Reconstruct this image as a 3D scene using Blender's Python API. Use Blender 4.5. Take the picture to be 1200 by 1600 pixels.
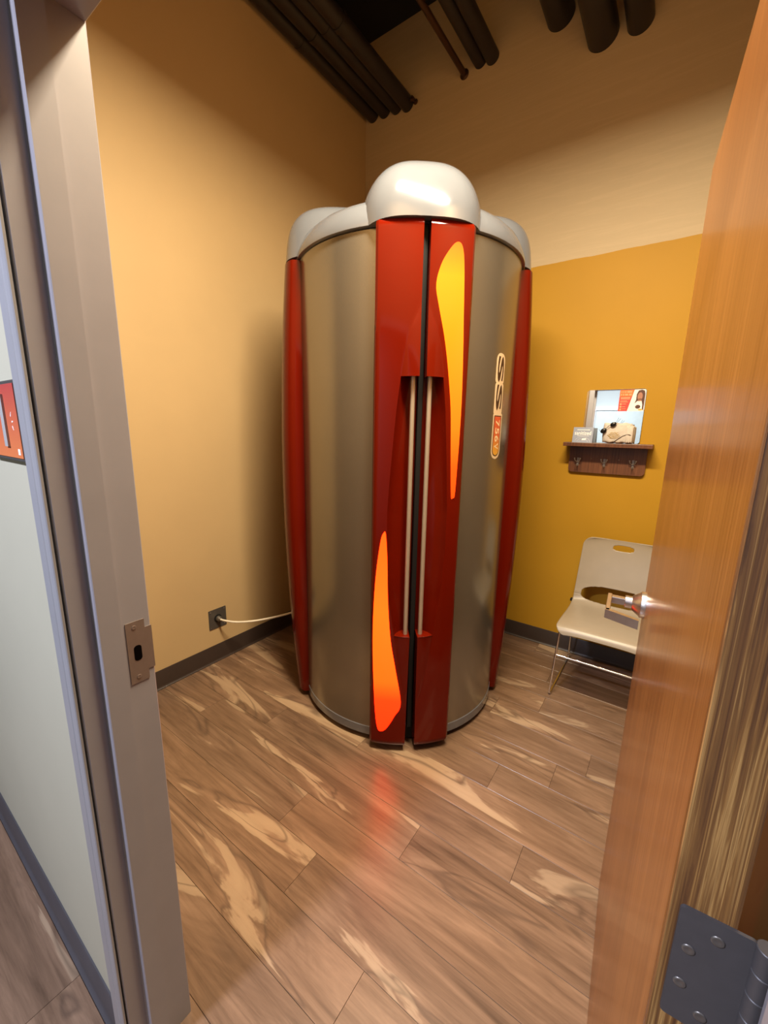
import bpy, bmesh, math, random
from mathutils import Vector, Matrix

# ------------------------------------------------------------------ scene, camera, light
for o in list(bpy.data.objects):
    bpy.data.objects.remove(o)
scene = bpy.context.scene
COL = scene.collection
random.seed(7)
sin, cos, pi, rad = math.sin, math.cos, math.pi, math.radians

CAM_F, CAM_YAW, CAM_PITCH, CAM_ROLL, CAM_H = 636.23, 0.6119, 0.2049, 0.0188, 1.444
fw = Vector((-sin(CAM_YAW) * cos(CAM_PITCH), cos(CAM_YAW) * cos(CAM_PITCH), -sin(CAM_PITCH)))
rt = Vector((cos(CAM_YAW), sin(CAM_YAW), 0))
up = rt.cross(fw)
rt2 = rt * cos(CAM_ROLL) + up * sin(CAM_ROLL)
up2 = -rt * sin(CAM_ROLL) + up * cos(CAM_ROLL)
cam_data = bpy.data.cameras.new('camera')
cam_data.sensor_fit = 'VERTICAL'
cam_data.sensor_height = 36
cam_data.lens = CAM_F * 36 / 1600
cam_data.clip_start = 0.02
cam = bpy.data.objects.new('camera', cam_data)
COL.objects.link(cam)
cam.matrix_world = Matrix(((rt2.x, up2.x, -fw.x, 0), (rt2.y, up2.y, -fw.y, 0),
                           (rt2.z, up2.z, -fw.z, CAM_H), (0, 0, 0, 1)))
scene.camera = cam

world = bpy.data.worlds.new('world')
scene.world = world
world.use_nodes = True
world.node_tree.nodes['Background'].inputs[0].default_value = (0.75, 0.8, 0.9, 1)
world.node_tree.nodes['Background'].inputs[1].default_value = 0.05

vs = scene.view_settings
vs.view_transform = 'Standard'
vs.look = 'None'
vs.gamma = 1
vs.use_curve_mapping = False
vs.exposure = 0.12


def light(name, kind, loc, energy, color, **kw):
    d = bpy.data.lights.new(name, kind)
    d.energy = energy
    d.color = color
    for k, v in kw.items():
        setattr(d, k, v)
    o = bpy.data.objects.new(name, d)
    o.location = loc
    COL.objects.link(o)
    return o


# shaded lamp hanging in the room above the door side (light only goes below about 3 m)
light('room_lamp', 'AREA', (-0.38, 0.92, 3.04), 134, (1.0, 0.84, 0.59), shape='RECTANGLE', size=1.1, size_y=0.18)
# cool ceiling panel in the corridor
light('hall_lamp', 'AREA', (-1.02, -1.10, 2.72), 122, (0.74, 0.79, 1.0), shape='DISK', size=0.24)

# ------------------------------------------------------------------ helpers


def newobj(name, data, parent=None):
    o = bpy.data.objects.new(name, data)
    COL.objects.link(o)
    if parent is not None:
        o.parent = parent
    return o


def tag(o, label=None, cat=None, group=None, kind=None):
    if label:
        o['label'] = label
    if cat:
        o['category'] = cat
    if group:
        o['group'] = group
    if kind:
        o['kind'] = kind
    return o


def empty(name, loc=(0, 0, 0), rz=0, parent=None):
    o = newobj(name, None, parent)
    o.location = loc
    o.rotation_euler = (0, 0, rz)
    o.empty_display_size = 0.1
    return o


def mesh(name, verts, faces, mat, parent=None, smooth=False, angle=None):
    me = bpy.data.meshes.new(name)
    me.from_pydata([tuple(v) for v in verts], [], faces)
    bm = bmesh.new()
    bm.from_mesh(me)
    bmesh.ops.remove_doubles(bm, verts=bm.verts, dist=1e-6)
    bmesh.ops.recalc_face_normals(bm, faces=bm.faces)
    bm.to_mesh(me)
    bm.free()
    me.materials.append(mat)
    if smooth:
        me.polygons.foreach_set('use_smooth', [True] * len(me.polygons))
        if angle:
            me.set_sharp_from_angle(angle=rad(angle))
    me.update()
    return newobj(name, me, parent)


class MB:
    """collects primitives into one mesh"""

    def __init__(self):
        self.v, self.f = [], []

    def add(self, v, f):
        n = len(self.v)
        self.v += [tuple(p) for p in v]
        self.f += [tuple(i + n for i in q) for q in f]
        return self

    def box(self, x0, x1, y0, y1, z0, z1, bev=0.0, M=None):
        bm = bmesh.new()
        bmesh.ops.create_cube(bm, size=1)
        for v in bm.verts:
            v.co = Vector(((x0 + x1) / 2 + v.co.x * (x1 - x0), (y0 + y1) / 2 + v.co.y * (y1 - y0),
                           (z0 + z1) / 2 + v.co.z * (z1 - z0)))
        if bev:
            bmesh.ops.bevel(bm, geom=bm.edges[:], offset=bev, segments=2, affect='EDGES', profile=0.5)
        if M is not None:
            bm.transform(M)
        bm.verts.index_update()
        self.add([v.co.copy() for v in bm.verts], [[v.index for v in f.verts] for f in bm.faces])
        bm.free()
        return self

    def tube(self, pts, r, n=12, smooth=0, caps=True, taper=None):
        P = [Vector(p) for p in pts]
        if smooth:
            Q = []
            for i in range(len(P) - 1):
                p0, p1, p2, p3 = P[max(i - 1, 0)], P[i], P[i + 1], P[min(i + 2, len(P) - 1)]
                for k in range(smooth):
                    t = k / smooth
                    Q.append(0.5 * (2 * p1 + (p2 - p0) * t + (2 * p0 - 5 * p1 + 4 * p2 - p3) * t * t
                                    + (3 * p1 - p0 - 3 * p2 + p3) * t ** 3))
            Q.append(P[-1])
            P = Q
        T = []
        for i in range(len(P)):
            t = (P[min(i + 1, len(P) - 1)] - P[max(i - 1, 0)])
            T.append(t.normalized())
        a = Vector((0, 0, 1)) if abs(T[0].z) < 0.9 else Vector((1, 0, 0))
        nrm = T[0].cross(a).normalized()
        v = []
        for i, p in enumerate(P):
            nrm = (nrm - T[i] * nrm.dot(T[i])).normalized()
            b = T[i].cross(nrm)
            rr = r * (taper(i / (len(P) - 1)) if taper else 1)
            for k in range(n):
                a = 2 * pi * k / n
                v.append(p + (nrm * cos(a) + b * sin(a)) * rr)
        f = []
        for i in range(len(P) - 1):
            for k in range(n):
                f.append((i * n + k, i * n + (k + 1) % n, (i + 1) * n + (k + 1) % n, (i + 1) * n + k))
        if caps:
            f.append(tuple(range(n))[::-1])
            f.append(tuple((len(P) - 1) * n + k for k in range(n)))
        return self.add(v, f)

    def lathe(self, prof, n=32, M=None):
        v = []
        for r, z in prof:
            for k in range(n):
                a = 2 * pi * k / n
                p = Vector((r * cos(a), r * sin(a), z))
                v.append(M @ p if M is not None else p)
        f = []
        for i in range(len(prof) - 1):
            for k in range(n):
                f.append((i * n + k, i * n + (k + 1) % n, (i + 1) * n + (k + 1) % n, (i + 1) * n + k))
        if prof[0][0] > 1e-5:
            f.append(tuple(range(n))[::-1])
        if prof[-1][0] > 1e-5:
            f.append(tuple((len(prof) - 1) * n + k for k in range(n)))
        return self.add(v, f)

    def prism(self, poly, fn0, fn1):
        """poly of 2D points -> solid between fn0(p) and fn1(p)"""
        n = len(poly)
        v = [fn0(p) for p in poly] + [fn1(p) for p in poly]
        f = [tuple(range(n))[::-1], tuple(range(n, 2 * n))]
        f += [(k, (k + 1) % n, n + (k + 1) % n, n + k) for k in range(n)]
        return self.add(v, f)

    def build(self, name, mat, parent=None, smooth=False, angle=None):
        return mesh(name, self.v, self.f, mat, parent, smooth, angle)


def rrect(x0, x1, y0, y1, r, n=5, corners=(1, 1, 1, 1)):
    out = []
    for (cx, cy, a0, on) in ((x1 - r, y1 - r, 0, corners[0]), (x0 + r, y1 - r, 90, corners[1]),
                             (x0 + r, y0 + r, 180, corners[2]), (x1 - r, y0 + r, 270, corners[3])):
        if not on:
            sx = 1 if a0 in (0, 270) else -1
            sy = 1 if a0 in (0, 90) else -1
            out.append((cx + sx * r, cy + sy * r))
            continue
        for k in range(n + 1):
            a = rad(a0 + 90 * k / n)
            out.append((cx + r * cos(a), cy + r * sin(a)))
    return out


def lerp_table(tab, x):
    if x <= tab[0][0]:
        return tab[0][1]
    for (a, b), (c, d) in zip(tab, tab[1:]):
        if x <= c:
            return b + (d - b) * (x - a) / (c - a)
    return tab[-1][1]


# ------------------------------------------------------------------ materials
class NT:
    def __init__(self, name):
        self.m = bpy.data.materials.new(name)
        self.m.use_nodes = True
        self.t = self.m.node_tree
        self.b = self.t.nodes['Principled BSDF']
        self.out = self.t.nodes['Material Output']

    def n(self, kind, **kw):
        nd = self.t.nodes.new(kind)
        for k, v in kw.items():
            if k.startswith('i_'):
                key = k[2:]
                key = int(key) if key.isdigit() else key.replace('_', ' ')
                nd.inputs[key].default_value = v
            else:
                setattr(nd, k, v)
        return nd

    def l(self, a, b):
        self.t.links.new(a, b)

    def coords(self, scale, rnd=False, src='Object'):
        tc = self.n('ShaderNodeTexCoord')
        mp = self.n('ShaderNodeMapping')
        mp.inputs['Scale'].default_value = scale
        self.l(tc.outputs[src], mp.inputs['Vector'])
        if rnd:
            oi = self.n('ShaderNodeObjectInfo')
            mu = self.n('ShaderNodeVectorMath', operation='SCALE')
            mu.inputs[0].default_value = (37.0, 91.0, 53.0)
            self.l(oi.outputs['Random'], mu.inputs['Scale'])
            self.l(mu.outputs[0], mp.inputs['Location'])
        return mp.outputs['Vector']

    def noise(self, vec, scale=1.0, detail=4.0, rough=0.55, dist=0.0):
        nz = self.n('ShaderNodeTexNoise')
        nz.inputs['Scale'].default_value = scale
        nz.inputs['Detail'].default_value = detail
        nz.inputs['Roughness'].default_value = rough
        nz.inputs['Distortion'].default_value = dist
        self.l(vec, nz.inputs['Vector'])
        return nz.outputs['Fac']

    def ramp(self, fac, stops):
        r = self.n('ShaderNodeValToRGB')
        e = r.color_ramp.elements
        while len(e) < len(stops):
            e.new(0.5)
        for el, (p, c) in zip(e, stops):
            el.position = p
            el.color = (c[0], c[1], c[2], 1) if len(c) == 3 else c
        self.l(fac, r.inputs['Fac'])
        return r.outputs['Color']

    def mix(self, fac, a, b, mode='MIX'):
        m = self.n('ShaderNodeMix', data_type='RGBA', blend_type=mode)
        for sock, val in ((m.inputs[0], fac), (m.inputs[6], a), (m.inputs[7], b)):
            if hasattr(val, 'is_output'):
                self.l(val, sock)
            elif isinstance(val, (int, float)):
                sock.default_value = val
            else:
                sock.default_value = (*val, 1)
        return m.outputs[2]

    def bump(self, fac, strength=0.1, dist=0.01):
        b = self.n('ShaderNodeBump')
        b.inputs['Strength'].default_value = strength
        b.inputs['Distance'].default_value = dist
        self.l(fac, b.inputs['Height'])
        self.l(b.outputs['Normal'], self.b.inputs['Normal'])

    def base(self, c):
        if hasattr(c, 'is_output'):
            self.l(c, self.b.inputs['Base Color'])
        else:
            self.b.inputs['Base Color'].default_value = (*c, 1)

    def set(self, **kw):
        for k, v in kw.items():
            self.b.inputs[k.replace('_', ' ')].default_value = v
        return self


def plain(name, color, rough=0.5, metal=0.0, var=0.06, vscale=12.0, coat=0.0, spec=0.5, bump=0.0):
    t = NT(name)
    fac = t.noise(t.coords((1, 1, 1)), vscale, 4)
    lo = tuple(max(0, c * (1 - var)) for c in color)
    hi = tuple(min(1, c * (1 + var)) for c in color)
    t.base(t.ramp(fac, [(0.3, lo), (0.7, hi)]))
    t.set(Roughness=rough, Metallic=metal, Coat_Weight=coat, Specular_IOR_Level=spec)
    t.b.inputs['Coat Roughness'].default_value = 0.06
    if bump:
        t.bump(fac, bump, 0.002)
    return t.m


def wall_paint(name, color, split=None, upper=None):
    t = NT(name)
    v = t.coords((1, 1, 1))
    big = t.noise(v, 2.2, 4)
    fine = t.noise(v, 260, 3)
    col = t.mix(0.5, color, t.ramp(big, [(0.3, tuple(c * 0.93 for c in color)), (0.7, tuple(min(1, c * 1.05) for c in color))]))
    if split is not None:
        tc = t.n('ShaderNodeTexCoord')
        sx = t.n('ShaderNodeSeparateXYZ')
        t.l(tc.outputs['Object'], sx.inputs[0])
        edge = t.noise(t.coords((6, 6, 0)), 1.0, 4)
        ma = t.n('ShaderNodeMath', operation='MULTIPLY_ADD')
        ma.inputs[1].default_value = 0.012
        t.l(edge, ma.inputs[0])
        t.l(sx.outputs['Z'], ma.inputs[2])
        gt = t.n('ShaderNodeMath', operation='GREATER_THAN')
        gt.inputs[1].default_value = split + 0.006
        t.l(ma.outputs[0], gt.inputs[0])
        # plaster repair strokes just above the colour change
        st = t.noise(t.coords((2.0, 2.0, 26)), 1.0, 6, 0.7, 1.2)
        up = t.mix(t.ramp(st, [(0.46, (0, 0, 0)), (0.62, (0.5, 0.5, 0.5))]), upper, tuple(min(1, c * 1.12) for c in upper))
        col = t.mix(gt.outputs[0], col, up)
    t.base(col)
    t.set(Roughness=0.55, Specular_IOR_Level=0.2)
    t.bump(fine, 0.12, 0.001)
    return t.m


def wood(name, dark, light_, axis='Z', fine=90, rough=0.35, coat=0.0, fig=5.0):
    t = NT(name)
    lo = 1.6
    s1 = {'X': (lo, fine, fine), 'Y': (fine, lo, fine), 'Z': (fine, fine, lo)}[axis]
    s2 = {'X': (0.8, fig * 2, fig * 2), 'Y': (fig * 2, 0.8, fig * 2), 'Z': (fig * 2, fig * 2, 0.8)}[axis]
    g = t.noise(t.coords(s1), 1.0, 5, 0.65)
    f = t.noise(t.coords(s2), 1.0, 4, 0.5, 0.6)
    c1 = t.ramp(g, [(0.32, dark), (0.68, light_)])
    c2 = t.ramp(f, [(0.3, dark), (0.7, light_)])
    t.base(t.mix(0.3, c1, c2))
    t.set(Roughness=rough, Coat_Weight=coat)
    t.b.inputs['Coat Roughness'].default_value = 0.12
    t.bump(g, 0.06, 0.001)
    return t.m


def plank_mat():
    t = NT('vinyl_plank')
    grain = t.noise(t.coords((3.0, 60, 1), True), 1.0, 6, 0.7, 0.6)
    fig = t.noise(t.coords((1.3, 8.5, 1), True), 1.0, 8, 0.62, 1.3)
    cream = t.noise(t.coords((1.0, 6.5, 1), True), 1.0, 5, 0.55, 1.3)
    vein = t.noise(t.coords((1.1, 5.5, 1), True), 1.0, 2.5, 0.5, 0.8)
    knot = t.noise(t.coords((5.0, 13.0, 1), True), 1.0, 2, 0.5, 0.3)
    base = t.ramp(fig, [(0.25, (0.105, 0.061, 0.038)), (0.45, (0.168, 0.101, 0.062)), (0.62, (0.235, 0.146, 0.092)), (0.8, (0.29, 0.184, 0.118))])
    gr = t.ramp(grain, [(0.28, (0.60, 0.57, 0.55)), (0.5, (0.95, 0.94, 0.93)), (0.72, (1.18, 1.18, 1.18))])
    c = t.mix(1.0, base, gr, 'MULTIPLY')
    c = t.mix(t.ramp(cream, [(0.585, (0, 0, 0)), (0.615, (0.6, 0.6, 0.6)), (0.74, (0.85, 0.85, 0.85))]), c, (0.40, 0.285, 0.18))
    # dark ink-like veins: a thin band of the noise
    c = t.mix(t.ramp(vein, [(0.585, (0, 0, 0)), (0.605, (0.55, 0.55, 0.55)), (0.62, (0, 0, 0))]), c, (0.06, 0.036, 0.025))
    c = t.mix(t.ramp(knot, [(0.66, (0, 0, 0)), (0.80, (0.65, 0.65, 0.65))]), c, (0.07, 0.042, 0.03))
    oi = t.n('ShaderNodeObjectInfo')
    tone = t.ramp(oi.outputs['Random'], [(0.0, (0.88, 0.88, 0.90)), (1.0, (1.08, 1.06, 1.04))])
    c = t.mix(1.0, c, tone, 'MULTIPLY')
    t.base(c)
    t.set(Roughness=0.29, Specular_IOR_Level=0.5)
    t.bump(grain, 0.05, 0.001)
    return t.m


def glow_mat():
    t = NT('glowing_panel')
    tc = t.n('ShaderNodeTexCoord')
    sx = t.n('ShaderNodeSeparateXYZ')
    t.l(tc.outputs['UV'], sx.inputs[0])
    col = t.ramp(sx.outputs['Y'], [(0.0, (1.0, 0.0055, 0.0003)), (0.17, (1.0, 0.0075, 0.0004)), (0.27, (1.0, 0.023, 0.0007)),
                                   (0.62, (1.0, 0.030, 0.0008)), (1.0, (1.0, 0.020, 0.0006))])
    t.base((0.2, 0.03, 0.005))
    t.l(col, t.b.inputs['Emission Color'])
    t.set(Roughness=0.2, Emission_Strength=7.5)
    return t


def glow_upper():
    t = NT('glowing_panel_amber')
    tc = t.n('ShaderNodeTexCoord')
    sx = t.n('ShaderNodeSeparateXYZ')
    t.l(tc.outputs['UV'], sx.inputs[0])
    col = t.ramp(sx.outputs['Y'], [(0.0, (1.0, 0.024, 0.001)), (0.13, (1.0, 0.034, 0.0014)), (0.3, (1.0, 0.088, 0.0026)),
                                   (0.6, (1.0, 0.135, 0.003)), (0.88, (1.0, 0.18, 0.0008)), (1.0, (0.9, 0.07, 0.0008))])
    t.base((0.2, 0.05, 0.005))
    t.l(col, t.b.inputs['Emission Color'])
    t.set(Roughness=0.2, Emission_Strength=2.6)
    return t


M = {}
M['tan'] = wall_paint('tan_wall_paint', (0.50, 0.352, 0.18))
M['brown'] = wall_paint('low_bounce_wall_paint', (0.28, 0.18, 0.09))  # for the unseen walls: tan darkened to brown to cut bounced light
M['gold'] = wall_paint('golden_wall_paint', (0.44, 0.235, 0.018), 2.415, (0.49, 0.385, 0.245))
M['hall'] = wall_paint('pale_green_wall_paint', (0.415, 0.395, 0.30))
M['teal'] = wall_paint('pale_teal_wall_paint', (0.36, 0.37, 0.31))
M['teal_door'] = plain('pale_teal_door_paint', (0.40, 0.425, 0.35), 0.4)
M['white'] = plain('white_trim_paint', (0.55, 0.53, 0.46), 0.4)
M['deck'] = plain('black_ceiling_paint', (0.012, 0.011, 0.012), 0.8)
M['black_pipe'] = plain('black_pipe_paint', (0.016, 0.012, 0.012), 0.45, bump=0.02)
M['copper'] = plain('dull_copper', (0.075, 0.036, 0.02), 0.35, 0.6)
M['base'] = plain('brown_vinyl_base', (0.036, 0.023, 0.018), 0.45)
M['hallbase'] = plain('charcoal_vinyl_base', (0.06, 0.055, 0.06), 0.5)
M['frame'] = plain('grey_frame_paint', (0.272, 0.258, 0.278), 0.33, var=0.03)
M['casing'] = plain('lilac_grey_casing_paint', (0.27, 0.265, 0.275), 0.35, var=0.03)
M['plank'] = plank_mat()
M['subfloor'] = plain('dark_subfloor', (0.05, 0.032, 0.022), 0.8)
M['steel'] = plain('brushed_steel', (0.62, 0.58, 0.56), 0.3, 1.0, 0.05, 60)
M['strike'] = plain('bronze_steel', (0.27, 0.225, 0.20), 0.3, 0.55, 0.05, 60)
M['chrome'] = plain('chrome', (0.85, 0.84, 0.82), 0.08, 1.0, 0.02)
M['hinge'] = plain('dark_hinge_metal', (0.075, 0.07, 0.072), 0.5, 0.3, 0.05, 80)
M['black'] = plain('matte_black', (0.007, 0.007, 0.007), 0.6, spec=0.25)
M['hole'] = plain('dark_hole', (0.004, 0.003, 0.003), 0.9, spec=0.0)
M['doorwood'] = wood('cherry_door_veneer', (0.135, 0.044, 0.008), (0.34, 0.138, 0.034), 'Z', 150, 0.3, 0.1)
M['shelfwood'] = wood('dark_walnut_laminate', (0.055, 0.018, 0.008), (0.19, 0.07, 0.027), 'Z', 140, 0.4)
M['red'] = plain('glossy_red_plastic', (0.115, 0.0055, 0.0010), 0.10, 0.0, 0.03, 6, spec=0.22)
M['silver'] = plain('silver_metallic_panel', (0.285, 0.265, 0.22), 0.25, 0.8, 0.03, 5, coat=0.0)
M['silver_cap'] = plain('pale_silver_cap', (0.215, 0.228, 0.26), 0.13, 0.45, 0.04, 8, coat=0.0)
M['handle'] = plain('satin_handle_bar', (0.55, 0.47, 0.37), 0.35, 0.6, 0.03)
M['glow_low'] = glow_mat().m
M['glow_up'] = glow_upper().m
M['sticker'] = plain('beige_sticker', (0.72, 0.56, 0.36), 0.5)
M['sticker_dark'] = plain('dark_brown_print', (0.045, 0.018, 0.008), 0.5)
M['sticker_pale'] = plain('pale_yellow_print', (0.85, 0.68, 0.40), 0.5)
M['cream'] = plain('cream_plastic', (0.30, 0.245, 0.175), 0.4, var=0.03)
M['digit'] = plain('grey_digit_plastic', (0.34, 0.33, 0.32), 0.4)
M['cable'] = plain('white_cable', (0.72, 0.66, 0.54), 0.4)
M['plate'] = plain('grey_steel_plate', (0.17, 0.155, 0.14), 0.4, 0.7)
M['card'] = plain('grey_blue_card', (0.27, 0.30, 0.39), 0.5)
M['paper'] = plain('white_paper', (0.85, 0.84, 0.82), 0.6)
M['towel'] = plain('cream_fabric', (0.60, 0.53, 0.46), 0.9, var=0.1, vscale=60, bump=0.3)
M['goldprint'] = plain('gold_print', (0.56, 0.38, 0.12), 0.7)
M['lens'] = plain('black_goggle_plastic', (0.006, 0.006, 0.006), 0.3)
M['stk_red'] = plain('red_print', (0.68, 0.06, 0.045), 0.5)
M['stk_orange'] = plain('orange_print', (0.72, 0.16, 0.03), 0.5)
M['stk_pale'] = plain('pale_orange_print', (0.85, 0.38, 0.18), 0.5)
M['skin'] = plain('tan_print', (0.42, 0.19, 0.12), 0.5)
M['hair'] = plain('brown_print', (0.09, 0.03, 0.018), 0.5)
t = NT('mirror_acrylic')
t.base(t.ramp(t.noise(t.coords((1, 1, 1)), 4), [(0.3, (0.90, 0.95, 0.95)), (0.7, (0.92, 0.96, 0.96))]))
t.set(Roughness=0.02, Metallic=1.0)
M['mirror'] = t.m
# laminated door core: many thin vertical strips
t = NT('laminated_core')
g1 = t.noise(t.coords((200, 6, 3.2)), 1.0, 5, 0.6, 0.9)
g2 = t.noise(t.coords((420, 6, 3.5)), 1.0, 3, 0.6)
c = t.ramp(g1, [(0.30, (0.035, 0.012, 0.003)), (0.42, (0.11, 0.043, 0.009)), (0.53, (0.20, 0.092, 0.021)), (0.62, (0.42, 0.24, 0.075)), (0.72, (0.14, 0.062, 0.014))])
c = t.mix(1.0, c, t.ramp(g2, [(0.3, (0.75, 0.72, 0.7)), (0.7, (1.15, 1.12, 1.05))]), 'MULTIPLY')
t.base(c)
t.set(Roughness=0.7)
t.bump(g1, 0.4, 0.002)
M['core'] = t.m
# orange sign: red at the top to orange at the foot, printed
t = NT('sign_print')
tc = t.n('ShaderNodeTexCoord')
sx = t.n('ShaderNodeSeparateXYZ')
t.l(tc.outputs['Generated'], sx.inputs[0])
t.base(t.ramp(sx.outputs['Z'], [(0.0, (0.62, 0.18, 0.06)), (1.0, (0.42, 0.06, 0.05))]))
t.set(Roughness=0.35)
M['sign'] = t.m
t = NT('pill_print')
tc = t.n('ShaderNodeTexCoord')
sx = t.n('ShaderNodeSeparateXYZ')
t.l(tc.outputs['Generated'], sx.inputs[0])
t.base(t.ramp(sx.outputs['Z'], [(0.0, (0.72, 0.40, 0.05)), (0.5, (0.60, 0.12, 0.03)), (1.0, (0.62, 0.09, 0.03))]))
t.set(Roughness=0.4)
M['pill'] = t.m

# ------------------------------------------------------------------ the room
XL, YB, XR = -2.157, 2.75, 0.34          # left wall, back wall, right wall
YH, YR = 0.224, 0.335                    # hall face and room face of the door wall
HC = 4.084                               # ceiling
XJ, XJR, ZH = -0.805, 0.107, 2.03        # door frame faces
HALL_Y = -2.3


def struct(name, mb, mat, label, cat=None):
    o = mb.build(name, mat)
    return tag(o, label, cat or name.split('_')[0], kind='structure')


struct('wall_left', MB().box(XL - 0.1, XL, YR - 0.05, YB + 0.1, 0, HC), M['tan'], 'tan painted wall on the left of the room behind the outlet', 'wall')
struct('wall_back', MB().box(XL, XR + 0.1, YB, YB + 0.1, 0, HC), M['gold'], 'golden yellow back wall, tan above the paint line', 'wall')
struct('wall_right', MB().box(XR, XR + 0.1, YR - 0.05, YB, 0, HC), M['brown'], 'wall hidden behind the open wooden door, darkened to cut bounce light', 'wall')
a, b_, c_ = XJ - 0.05, XJR + 0.05, ZH + 0.05
ym = (YH + YR) / 2
wf = MB()
wf.box(XL, a, ym, YR, 0, HC).box(b_, XR, ym, YR, 0, HC).box(a, b_, ym, YR, c_, HC)
struct('wall_front', wf, M['brown'], 'unseen room side of the wall around the doorway, darkened to cut bounce light', 'wall')
wh = MB()
wh.box(-3.4, a, YH, ym, 0, HC).box(b_, 2.0, YH, ym, 0, HC).box(a, b_, YH, ym, c_, HC)
struct('wall_hall', wh, M['hall'], 'pale grey green corridor wall left of the door frame', 'wall')
struct('wall_hall_far', MB().box(-3.4, 2.0, HALL_Y - 0.1, HALL_Y, 0, 2.9), M['teal'], 'pale teal corridor wall seen in the small mirror', 'wall')
struct('ceiling', MB().box(XL - 0.1, XR + 0.1, ym, YB + 0.1, HC, HC + 0.1), M['deck'], 'black painted ceiling high above the pipes', 'ceiling')
struct('ceiling_hall', MB().box(-3.4, 2.0, HALL_Y, YH, 2.80, 2.9), M['white'], 'white corridor ceiling', 'ceiling')

# floor: a dark bed with planks laid along x
floor = struct('floor', MB().box(-3.4, 2.0, HALL_Y, YB, -0.05, -0.003), M['subfloor'], 'spalted wood look vinyl plank floor', 'floor')
PW, PL = 0.15, 1.22
row_end = {3: -0.50, 4: -0.823, 5: -1.02, 6: -0.585, 7: -0.252, 8: -1.015, 9: -0.447, 10: -0.24, 12: -0.607, 13: -0.40}
plank_mesh = {}


def plank(x0, x1, y0, y1):
    key = (round(x1 - x0, 4), round(y1 - y0, 4))
    if key not in plank_mesh:
        hx, hy = key[0] / 2 - 0.0004, key[1] / 2 - 0.0004
        e = 0.0007
        v = [(sx * hx, sy * hy, -0.004) for sx, sy in ((-1, -1), (1, -1), (1, 1), (-1, 1))]
        v += [(sx * hx, sy * hy, -e) for sx, sy in ((-1, -1), (1, -1), (1, 1), (-1, 1))]
        v += [(sx * (hx - e), sy * (hy - e), 0) for sx, sy in ((-1, -1), (1, -1), (1, 1), (-1, 1))]
        f = [(0, 1, 5, 4), (1, 2, 6, 5), (2, 3, 7, 6), (3, 0, 4, 7), (4, 5, 9, 8), (5, 6, 10, 9), (6, 7, 11, 10), (7, 4, 8, 11), (8, 9, 10, 11)]
        me = bpy.data.meshes.new('plank')
        me.from_pydata(v, [], f)
        me.materials.append(M['plank'])
        plank_mesh[key] = me
    o = newobj('plank', plank_mesh[key], floor)
    o.location = ((x0 + x1) / 2, (y0 + y1) / 2, 0)


row = -10
while True:
    y0, y1 = 0.06 + PW * row, 0.06 + PW * (row + 1)
    if y0 > YB - 0.02:
        break
    y1 = min(y1, YB - 0.001)
    if y0 > 0.3:
        lo, hi = XL + 0.001, XR - 0.001
    else:
        lo, hi = -2.6, 0.5
    e = row_end.get(row, -0.5 + ((row * 0.437) % 1.0) * PL - PL / 2)
    while e - PL > lo:
        e -= PL
    xs = [lo]
    while e < hi:
        if e > lo + 0.05:
            xs.append(e)
        e += PL
    xs.append(hi)
    for x0, x1 in zip(xs, xs[1:]):
        plank(x0, x1, y0, y1)
    row += 1


# vinyl cove bases with a small toe
def baseboard(name, p0, p1, nrm, mat, label, hgt=0.109):
    p0, p1, nrm = Vector(p0), Vector(p1), Vector(nrm)
    prof = [(0, 0.0002), (0.014, 0.0002), (0.0135, 0.004), (0.008, 0.009), (0.0055, 0.017), (0.005, hgt - 0.003), (0.003, hgt), (0, hgt)]
    n = len(prof)
    v = [p0 + nrm * d + Vector((0, 0, z)) for d, z in prof] + [p1 + nrm * d + Vector((0, 0, z)) for d, z in prof]
    f = [tuple(range(n)), tuple(range(n, 2 * n))] + [(k, (k + 1) % n, n + (k + 1) % n, n + k) for k in range(n)]
    o = mesh(name, v, f, mat, None, True, 35)
    tag(o, label, 'baseboard', kind='structure')


baseboard('baseboard_left', (XL, YR, 0), (XL, YB, 0), (1, 0, 0), M['base'], 'dark brown vinyl baseboard under the tan left wall')
baseboard('baseboard_back', (XL + 0.015, YB, 0), (XR, YB, 0), (0, -1, 0), M['base'], 'dark brown vinyl baseboard under the golden back wall')
baseboard('baseboard_hall', (-3.4, YH, 0), (-0.862, YH, 0), (0, -1, 0), M['hallbase'], 'charcoal vinyl baseboard along the corridor wall')

# door frame ------------------------------------------------------------------
frame = tag(empty('trim_1', (-0.349, 0.28, 0)), 'grey metal door frame with strike plate', 'door frame', kind='structure')
frame_inv = Vector((-0.349, 0.28, 0))
# profile: d = how far it stands into the opening, y = depth
PROF = [(-0.050, 0.216), (-0.002, 0.216), (0, 0.218), (0, 0.2505), (0.002, 0.252), (0.0145, 0.252), (0.016, 0.2535), (0.016, 0.2885),
        (0.0, 0.2885), (0, 0.344), (-0.002, 0.346), (-0.050, 0.346)]
CPROF = [(-0.052, 0.2125), (-0.052, 0.2075), (-0.0505, 0.206), (-0.024, 0.206), (-0.022, 0.2075), (-0.003, 0.2075), (-0.0015, 0.209), (-0.0015, 0.2125)]


def jamb(prof, name, mat, xface, sgn, z1):
    mb = MB()
    mb.prism(prof, lambda p: Vector((xface + sgn * p[0], p[1], 0.0)) - frame_inv, lambda p: Vector((xface + sgn * p[0], p[1], z1)) - frame_inv)
    return mb.build(name, mat, frame)


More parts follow.
